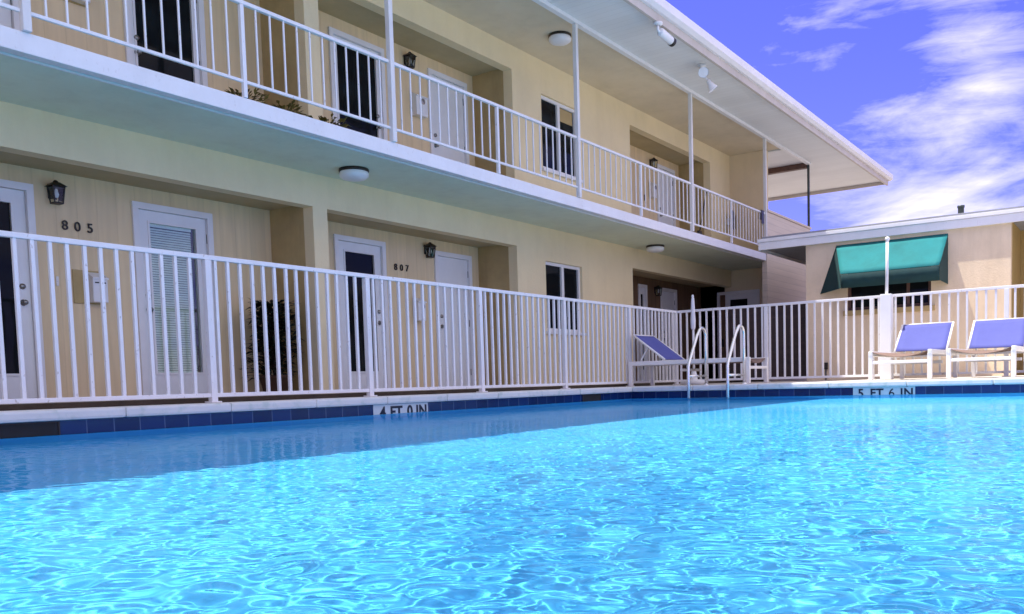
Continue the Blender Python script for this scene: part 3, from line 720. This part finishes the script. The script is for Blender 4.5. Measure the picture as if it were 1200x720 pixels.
rf = hp('roof', MB().add([(XFA + .03, -5, 2.60), (XFA + .03, 5.79, 2.60), (22, 5.79, 2.60), (22, -5, 2.60), (XFA + .03, -5, 2.74), (XFA + .03, 5.79, 2.74), (22, 5.79, 3.15), (22, -5, 3.15)],
    [(0, 1, 2, 3), (4, 5, 6, 7), (0, 1, 5, 4), (1, 2, 6, 5), (2, 3, 7, 6), (3, 0, 4, 7)]), 'roofing')
hp('fascia', MB().bbox(XFA, XFA + .028, -5, 5.80, 2.552, 2.685, .003).bbox(XFA - .022, XFA + .028, -5, 5.82, 2.688, 2.748, .006).bbox(XFA + .03, 22, 5.792, 5.82, 2.552, 2.74, .003), 'fascia', rf)
hp('roof_edge', MB().bbox(XFA + .10, XFA + .16, -5, 5.78, 2.745, 2.80, .004), 'roofing', rf)
hp('soffit_trim', MB().box(XH - .03, XH - .002, 1.70, 4.99, 2.555, 2.598), 'white', rf)
t = thing('outlet_box', (XH, 4.62, .42), 'small dark outlet box low on the pool house wall', 'outlet box')
part('box', MB().bbox(-.05, -.001, -.035, .035, -.06, .06, .005), 'bronze', t, (0, 0, 0)); part('conduit', MB().tube([(-.02, 0, -.06), (-.02, 0, -.25)], .012, 8), 'pipe', t, (0, 0, 0))
t = thing('vent_pipe', (17.0, 2.66, 2.80), 'dark vent pipe standing on the pool house roof', 'pipe')
part('pipe', MB().lathe([(.05, 0), (.05, .30), (.06, .30), (.06, .34), (0, .34)], n=14), 'pipe', t, (0, 0, 0))
part('flashing', MB().lathe([(.14, -.03), (.07, .03), (.055, .05)], n=14), 'roofing', t, (0, 0, 0))
# awning
aw = thing('awning', (XH, 3.5, 1.7), 'teal canvas awning over the pool house window', 'awning')
ya, yb, xf = 2.64, 4.555, XH - .60     # wall line; front edge
zt, zf, zb = 2.49, 1.93, 1.70
yl0, yl1, ylw = 4.43, 4.20, 4.71         # left edge: at the wall top, at the front, foot of the flared side at the wall
def canopy_mesh():
    m_ = MB(); n_ = 20
    for i in range(n_):
        for k in range(6):
            def P(i_, k_):
                u = i_ / n_; s_ = k_ / 6; yL = yl0 + (yl1 - yl0) * s_; yR = ya + .03 * s_
                return (XH - .012 - (XH - .012 - xf) * s_, yR + (yL - yR) * u, zt + (zf - zt) * s_ - .020 * math.sin(math.pi * s_) * (1 + .5 * math.sin(u * 19)))
            m_.add([P(i, k), P(i + 1, k), P(i + 1, k + 1), P(i, k + 1)], [(0, 1, 2, 3)], True)
    return m_
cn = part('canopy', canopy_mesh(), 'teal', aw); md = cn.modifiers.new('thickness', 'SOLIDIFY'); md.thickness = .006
va = MB(); nn = 40
for i in range(nn):
    def Q(i_, z): y = ya + .03 + (yl1 - ya - .03) * i_ / nn; q = (zf - z) / (zf - zb); return (xf + .05 * q + .006 * q * math.sin(i_ * 1.3), y, z)
    for z_0, z_1 in ((zf - .004, (zf + zb) / 2), ((zf + zb) / 2, zb)):
        va.add([Q(i, z_0), Q(i + 1, z_0), Q(i + 1, z_1), Q(i, z_1)], [(0, 1, 2, 3)], True)
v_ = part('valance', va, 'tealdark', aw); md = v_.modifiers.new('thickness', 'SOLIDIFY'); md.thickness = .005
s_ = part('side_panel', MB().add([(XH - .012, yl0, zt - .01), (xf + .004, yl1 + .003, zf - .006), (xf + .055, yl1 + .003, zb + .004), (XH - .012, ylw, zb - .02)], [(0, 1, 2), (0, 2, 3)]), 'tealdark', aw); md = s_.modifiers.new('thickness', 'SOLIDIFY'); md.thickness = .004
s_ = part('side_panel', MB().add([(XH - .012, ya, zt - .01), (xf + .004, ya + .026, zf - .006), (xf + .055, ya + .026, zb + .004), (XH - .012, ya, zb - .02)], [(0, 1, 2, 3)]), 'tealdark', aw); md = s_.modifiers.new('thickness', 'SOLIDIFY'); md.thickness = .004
part('frame', MB().tube([(xf + .02, ya + .06, zf - .015), (xf + .02, yl1 - .05, zf - .015)], .012, 8).tube([(XH - .02, ya + .07, zf - .02), (xf + .02, ya + .07, zf - .02)], .010, 8).tube([(XH - .02, yl1 - .02, zf - .02), (xf + .02, yl1 - .02, zf - .02)], .010, 8), 'alu', aw)
# dark gate between motel and pool house
gt = thing('wooden_gate', (15.95, 5.75, ZD), 'dark brown board gate between the motel and the pool house', 'gate')
part('board_panel', MB().box(15.95, 15.98, 4.98, 6.50, .24, 1.56), 'bronzewood', gt)
part('gate_frame', MB().box(15.981, 16.03, 4.98, 6.50, .30, .40).box(15.981, 16.03, 4.98, 6.5, 1.35, 1.45).box(15.94, 16.0, 6.502, 6.58, ZD, 1.60), 'bronzewood', gt)

# ------------------------------------------------------------------ loungers, umbrellas, ladder
def lounger(label):
    t = thing('sun_lounger', (0, 0, 0), label, 'sun lounger', 'sun loungers on the pool deck')
    P = lambda n_, mb, mt, p=None: part(n_, mb, mt, p or t, (0, 0, 0))
    Wd, Ln, H = .38, 1.84, .372
    fr = MB()
    for s_ in (-1, 1): fr.bbox(0.0, Ln, s_ * Wd - s_ * .05, s_ * Wd, H - .065, H, .012)
    fr.bbox(Ln - .05, Ln, -Wd + .05, Wd - .05, H - .065, H - .01, .01).bbox(.01, .045, -Wd + .05, Wd - .05, H - .165, H - .125, .008).bbox(1.0, 1.04, -Wd + .05, Wd - .05, H - .17, H - .13, .008)
    P('frame', fr, 'lounger')
    for x in (.033, Ln - .033):
        for s_ in (-1, 1):
            P('leg', MB().bbox(x - .028, x + .028, s_ * (Wd - .027) - .027, s_ * (Wd - .027) + .027, 0, H - .045, .01), 'lounger')
    # sagging seat sling
    m_ = MB(); nx_, ny_ = 10, 10; hx = 1.27; w2 = Wd - .03
    def S(i, j):
        u = i / nx_; v = j / ny_ * 2 - 1
        sag = .075 * (1 - v * v) * (.55 + .45 * (1 - u)) * (1 if u < .85 else (1 - (u - .85) / .15 * .6))
        return (.03 + (hx - .03) * u, v * w2, H - .004 - sag)
    for i in range(nx_):
        for j in range(ny_): m_.add([S(i, j), S(i + 1, j), S(i + 1, j + 1), S(i, j + 1)], [(0, 1, 2, 3)], True)
    o = P('seat_sling', m_, 'taupe'); md = o.modifiers.new('thickness', 'SOLIDIFY'); md.thickness = .006
    # raised backrest
    bt = Vector((hx + .50, 0, H + .40)); b0 = Vector((hx, 0, H + .012))
    fb = MB()
    for s_ in (-1, 1): fb.tube([b0 + Vector((0, s_ * (Wd - .045), 0)), bt + Vector((0, s_ * (Wd - .045), 0))], .016, 10)
    fb.tube([bt + Vector((0, -Wd + .05, 0)), bt + Vector((0, Wd - .05, 0))], .013, 10)
    bf = P('backrest_frame', fb, 'lounger')
    m_ = MB()
    def B(i, j):
        u = i / 8; v = j / 8 * 2 - 1; p = b0.lerp(bt, u); nrm = Vector((bt.z - b0.z, 0, -(bt.x - b0.x))).normalized()
        q = p + nrm * (.025 * (1 - v * v) * math.sin(math.pi * min(1, u * .9 + .05))); return (q.x, v * (Wd - .055), q.z)
    for i in range(8):
        for j in range(8): m_.add([B(i, j), B(i + 1, j), B(i + 1, j + 1), B(i, j + 1)], [(0, 1, 2, 3)], True)
    o = P('backrest_sling', m_, 'blue'); md = o.modifiers.new('thickness', 'SOLIDIFY'); md.thickness = .008
    mid = b0.lerp(bt, .55)
    for s_ in (-1, 1): P('support_strut', MB().beam((mid.x, s_ * (Wd - .08), mid.z - .02), (hx + .42, s_ * (Wd - .08), H - .03), .018, .022, (0, 1, 0)), 'lounger')
    return t
l1 = lounger('sun lounger with dark blue back in the shade of the motel, seen from its side')
l2 = copy_tree(l1); l2['label'] = 'sunlit lounger with violet blue back beside the thick white post'
l3 = copy_tree(l1); l3['label'] = 'sunlit lounger with violet blue back cut by the right edge of the photo'
l1.location = (12.14, 4.52, ZD); l1.rotation_euler.z = R(90); l1.scale.x = 1.045
l2.location = (11.70, 2.535, ZD + .002)
l3.location = (11.70, 1.615, ZD + .002); l3.rotation_euler.z = R(-.6)
def pool_umbrella(x, y, z0, z1, z2, r, label):
    t = thing('closed_umbrella', (x, y, ZD), label, 'umbrella')
    k = ZD
    part('pole', MB().tube([(0, 0, .02), (0, 0, z2 - k)], .018, 10), 'white', t, (0, 0, 0))
    part('base', MB().lathe([(0, 0), (.22, 0), (.22, .05), (.06, .08), (.035, .22), (0, .22)], n=24), 'white', t, (0, 0, 0))
    m_ = MB(); n_ = 24
    prof = [(.02, z2 - k - .02), (.028, z1 - k + .03), (r * .75, z1 - k - .02), (r, (z0 + z1) / 2 - k), (r * .9, z0 - k + .03), (r * .7, z0 - k)]
    vs = []
    for q, (rr, h) in enumerate(prof):
        for a in range(n_): 
            f = 1 + .22 * math.cos(a * 2 * math.pi / n_ * 8); ang = a * 2 * math.pi / n_; vs.append((rr * f * math.cos(ang), rr * f * math.sin(ang), h))
    fs = [(q * n_ + a, q * n_ + (a + 1) % n_, (q + 1) * n_ + (a + 1) % n_, (q + 1) * n_ + a) for q in range(len(prof) - 1) for a in range(n_)]
    part('folded_canopy', m_.add(vs, fs, True), 'umbrella', t, (0, 0, 0))
    part('finial', MB().lathe([(0, .05), (.014, .04), (.02, .02), (.012, 0), (0, 0)], (0, 0, z2 - k - .01), n=12), 'white', t, (0, 0, 0))
    return t
pool_umbrella(12.95, 5.905, 1.04, 1.345, 1.55, .036, 'closed white umbrella standing by the fence corner behind the pool ladder')
t = thing('umbrella_post', (13.36, 3.065, ZD), 'thick white post with a thin ball topped pole, left of the sunlit loungers', 'post')
part('sleeve', MB().bbox(-.078, .078, -.078, .078, 0, 1.225, .01), 'white', t, (0, 0, 0))
part('pole', MB().tube([(0, 0, 1.225), (-.004, -.012, 2.0)], .022, 10), 'umbrella', t, (0, 0, 0))
part('ball_finial', MB().lathe([(0, -.035), (.024, -.026), (.036, 0), (.024, .026), (0, .035)], (-.004, -.012, 2.01), n=14), 'white', t, (0, 0, 0))

ld = thing('pool_ladder', (11.3, 4.87, ZD), 'white steel pool ladder rails curving from the deck into the water', 'ladder')
k_ = .973
for y in (5.30 * k_, 4.715 * k_):
    xa, xb = 11.13, 11.72
    pts = [(xa, y, -.75), (xa, y, .42)]
    pts += [(xa + .02, y, .47), (xa + .30, y, .86)]
    for a in range(0, 181, 20):
        a_ = R(150 - a * 150 / 180); pts.append((xa + .47 + .12 * math.cos(a_), y, .86 + .11 * math.sin(a_)))
    pts += [(xb, y, .70), (xb, y, ZD)]
    h = part('handrail', MB().tube(pts, .021, 12), 'chrome', ld)
    part('brace', MB().tube([(xa + .01, y, .295), (xb, y, .295)], .017, 10), 'chrome', h)
    part('escutcheon', MB().lathe([(0.045, 0), (.045, .008), (.024, .02)], (xb, y, ZD), n=16), 'chrome', h)
for z in (-.18, -.45, -.72): part('step', MB().bbox(11.09, 11.17, 4.715 * k_ + .02, 5.30 * k_ - .02, z - .015, z + .015, .006), 'chrome', ld)

# ------------------------------------------------------------------ depth markers and skimmers
t = thing('depth_marker', (6.44, YP, .04), 'white tile depth sign reading 4 FT 0 IN on the near pool edge', 'sign', 'depth signs on the pool edge')
part('tile', MB().box(6.05, 6.83, YP - .006, YP - .001, -.10, .0925), 'plate', t)
for w_, u in (('4', .16), ('FT', .40), ('0', .65), ('IN', .87)):
    me = text_mesh(w_, .158, .002, 'lettering', .028, 1.05); me.transform(Matrix.Rotation(R(90), 4, 'X')); me.materials.append(M['navy'])
    part('lettering', me, None, t, (6.05 + .78 * u - 6.44, -.008, -.025))
t = thing('depth_marker', (XW, 2.62, .04), 'white tile depth sign reading 5 FT 6 IN on the far pool edge', 'sign', 'depth signs on the pool edge')
part('tile', MB().box(XW - .006, XW - .001, 2.25, 2.975, -.10, .0925), 'plate', t)
for w_, u in (('5', .13), ('FT', .39), ('6', .63), ('IN', .87)):
    me = text_mesh(w_, .145, .002, 'lettering', .006 if w_ == '6' else .024, 1.05); me.transform(Matrix.Rotation(R(90), 4, 'X')); me.transform(Matrix.Rotation(R(-90), 4, 'Z')); me.materials.append(M['navy'])
    part('lettering', me, None, t, (-.008, 2.975 - .725 * u - 2.62, -.018))
for x0, x1, lb in ((9.87, 10.34, 'dark skimmer opening in the tile band near the pool corner'), (2.55, 3.09, 'black skimmer opening in the tile band at the left edge')):
    t = thing('pool_skimmer', ((x0 + x1) / 2, YP, 0), lb, 'skimmer')
    part('opening', MB().box(x0 + .012, x1 - .012, YP - .004, YP - .001, -.11, .082), 'dark', t)
    part('frame', MB().box(x0, x0 + .012, YP - .008, YP - .001, -.12, .09).box(x1 - .012, x1, YP - .008, YP - .001, -.12, .09).box(x0 + .012, x1 - .012, YP - .008, YP - .001, .082, .09), 'bronze', t)

# ------------------------------------------------------------------ sky, sun, camera
sdir = Vector((-.15, .33, 1)).normalized()
el = math.asin(sdir.z)
wd = bpy.data.worlds.new('World'); scene.world = wd; wd.use_nodes = True
nt = wd.node_tree; nt.nodes.clear()
out = N(nt, 'ShaderNodeOutputWorld'); bg = N(nt, 'ShaderNodeBackground')
sky = N(nt, 'ShaderNodeTexSky', sky_type='NISHITA', sun_disc=False, sun_elevation=el, sun_rotation=math.atan2(sdir.x, sdir.y))
sky.air_density = 1.0; sky.dust_density = .6; sky.ozone_density = 2.0
tint = N(nt, 'ShaderNodeMixRGB', blend_type='MULTIPLY'); tint.inputs[0].default_value = 1; tint.inputs[2].default_value = (.47, .385, 1.14, 1)
nt.links.new(sky.outputs[0], tint.inputs[1])
tc = N(nt, 'ShaderNodeTexCoord'); sp_ = N(nt, 'ShaderNodeSeparateXYZ'); nt.links.new(tc.outputs['Generated'], sp_.inputs[0])
def MA(op, a, b=None, c=None):
    n_ = N(nt, 'ShaderNodeMath', operation=op)
    for i, q in enumerate((a, b, c)):
        if q is None: continue
        if isinstance(q, (int, float)): n_.inputs[i].default_value = q
        else: nt.links.new(q, n_.inputs[i])
    return n_.outputs[0]
az = MA('ARCTAN2', sp_.outputs[1], sp_.outputs[0]); elv = MA('ARCSINE', sp_.outputs[2])
cmb = N(nt, 'ShaderNodeCombineXYZ'); nt.links.new(az, cmb.inputs[0]); nt.links.new(elv, cmb.inputs[1])
def cloud_noise(scale, rot, stretch, detail, rough, distort, w=0.):
    mp = N(nt, 'ShaderNodeMapping'); mp.inputs['Rotation'].default_value = (0, 0, R(rot)); mp.inputs['Scale'].default_value = (*stretch, 1); mp.inputs['Location'].default_value = (w, w * .7, 0)
    nt.links.new(cmb.outputs[0], mp.inputs['Vector'])
    n_ = N(nt, 'ShaderNodeTexNoise'); n_.inputs['Scale'].default_value = scale; n_.inputs['Detail'].default_value = detail; n_.inputs['Roughness'].default_value = rough; n_.inputs['Distortion'].default_value = distort
    nt.links.new(mp.outputs[0], n_.inputs['Vector']); return n_.outputs['Fac']
def blob(a0, e0, sa, se, amp):
    """soft bank of cloud round one direction of the sky (degrees)"""
    u = MA('DIVIDE', MA('SUBTRACT', az, R(a0)), R(sa)); v = MA('DIVIDE', MA('SUBTRACT', elv, R(e0)), R(se))
    return MA('MULTIPLY', MA('EXPONENT', MA('MULTIPLY', MA('ADD', MA('MULTIPLY', u, u), MA('MULTIPLY', v, v)), -1)), amp)
wisp = cloud_noise(4.2, 14, (1.0, 3.3), 9, .58, .5, 3.1)
fine = cloud_noise(17, -6, (.8, 3.2), 8, .64, .7, 1.3)
n_ = MA('ADD', MA('MULTIPLY', wisp, .74), MA('MULTIPLY', fine, .26))
bank = MA('MULTIPLY', MA('MINIMUM', MA('MAXIMUM', MA('DIVIDE', MA('SUBTRACT', elv, R(33)), R(16)), 0), 1), .30)  # added overhead cloud, out of view, to fill the shaded facade with light
for q in ((8.0, 19.5, 2.8, 5.5, .125), (8.0, 13.8, 6.5, 2.2, .14), (10.0, 9.4, 6, 2.0, .27), (18.0, 18.4, 3.2, 1.3, .11), (15, 22.5, 4, .5, .06), (-75, 24, 38, 16, .30), (-130, 22, 45, 16, .30), (150, 25, 50, 14, .2)):  # the wide banks outside the view are added as neutral fill light
    b_ = blob(*q); bank = b_ if bank is None else MA('ADD', bank, b_)
dens = MA('MULTIPLY', MA('SUBTRACT', MA('ADD', n_, bank), .53), 1.9)
dens = MA('MINIMUM', MA('MAXIMUM', dens, 0), .97)
mixc = N(nt, 'ShaderNodeMixRGB'); nt.links.new(dens, mixc.inputs[0]); nt.links.new(tint.outputs[0], mixc.inputs[1]); mixc.inputs[2].default_value = (9.5, 8.75, 7.6, 1)
nt.links.new(mixc.outputs[0], bg.inputs['Color']); bg.inputs['Strength'].default_value = .10
nt.links.new(bg.outputs[0], out.inputs['Surface'])

sun = bpy.data.lights.new('sun', 'SUN'); sun.energy = 3.4; sun.angle = R(.5); sun.color = (1, .95, .86)
so = bpy.data.objects.new('sun', sun); COL.objects.link(so); so.rotation_euler = (-sdir).to_track_quat('-Z', 'Y').to_euler(); so.location = (0, 0, 30)
sun.cycles.is_caustics_light = True

cam = bpy.data.cameras.new('camera'); co = bpy.data.objects.new('camera', cam); COL.objects.link(co); scene.camera = co
f_, cx_, cy_, yaw, pitch, roll, hh = 1029.89017695, 636.617786, 517.703147, .599248955, -.0661664432, -.028178811, .254542406
fw = Vector((math.cos(yaw) * math.cos(pitch), math.sin(yaw) * math.cos(pitch), math.sin(pitch))); rt = Vector((math.sin(yaw), -math.cos(yaw), 0)); up = rt.cross(fw)
r2 = rt * math.cos(roll) + up * math.sin(roll); u2 = -rt * math.sin(roll) + up * math.cos(roll)
co.matrix_world = Matrix(((r2.x, u2.x, -fw.x, 0), (r2.y, u2.y, -fw.y, 0), (r2.z, u2.z, -fw.z, hh), (0, 0, 0, 1)))
cam.sensor_fit = 'HORIZONTAL'; cam.sensor_width = 36; cam.lens = 36 * f_ / 1200
cam.shift_x = -(cx_ - 600) / 1200; cam.shift_y = (cy_ - 360) / 1200
cam.clip_start = .02; cam.clip_end = 2000

scene.render.engine = 'CYCLES'
cy = scene.cycles
cy.caustics_refractive = True; cy.caustics_reflective = True; cy.blur_glossy = .3
cy.max_bounces = 12; cy.diffuse_bounces = 4; cy.glossy_bounces = 5; cy.transmission_bounces = 8; cy.transparent_max_bounces = 12
cy.sample_clamp_indirect = 4; cy.use_denoising = True
vs_ = scene.view_settings; scene.display_settings.display_device = 'sRGB'
vs_.view_transform = 'Standard'; vs_.look = 'None'; vs_.gamma = 1; vs_.exposure = 1.16; vs_.use_curve_mapping = False
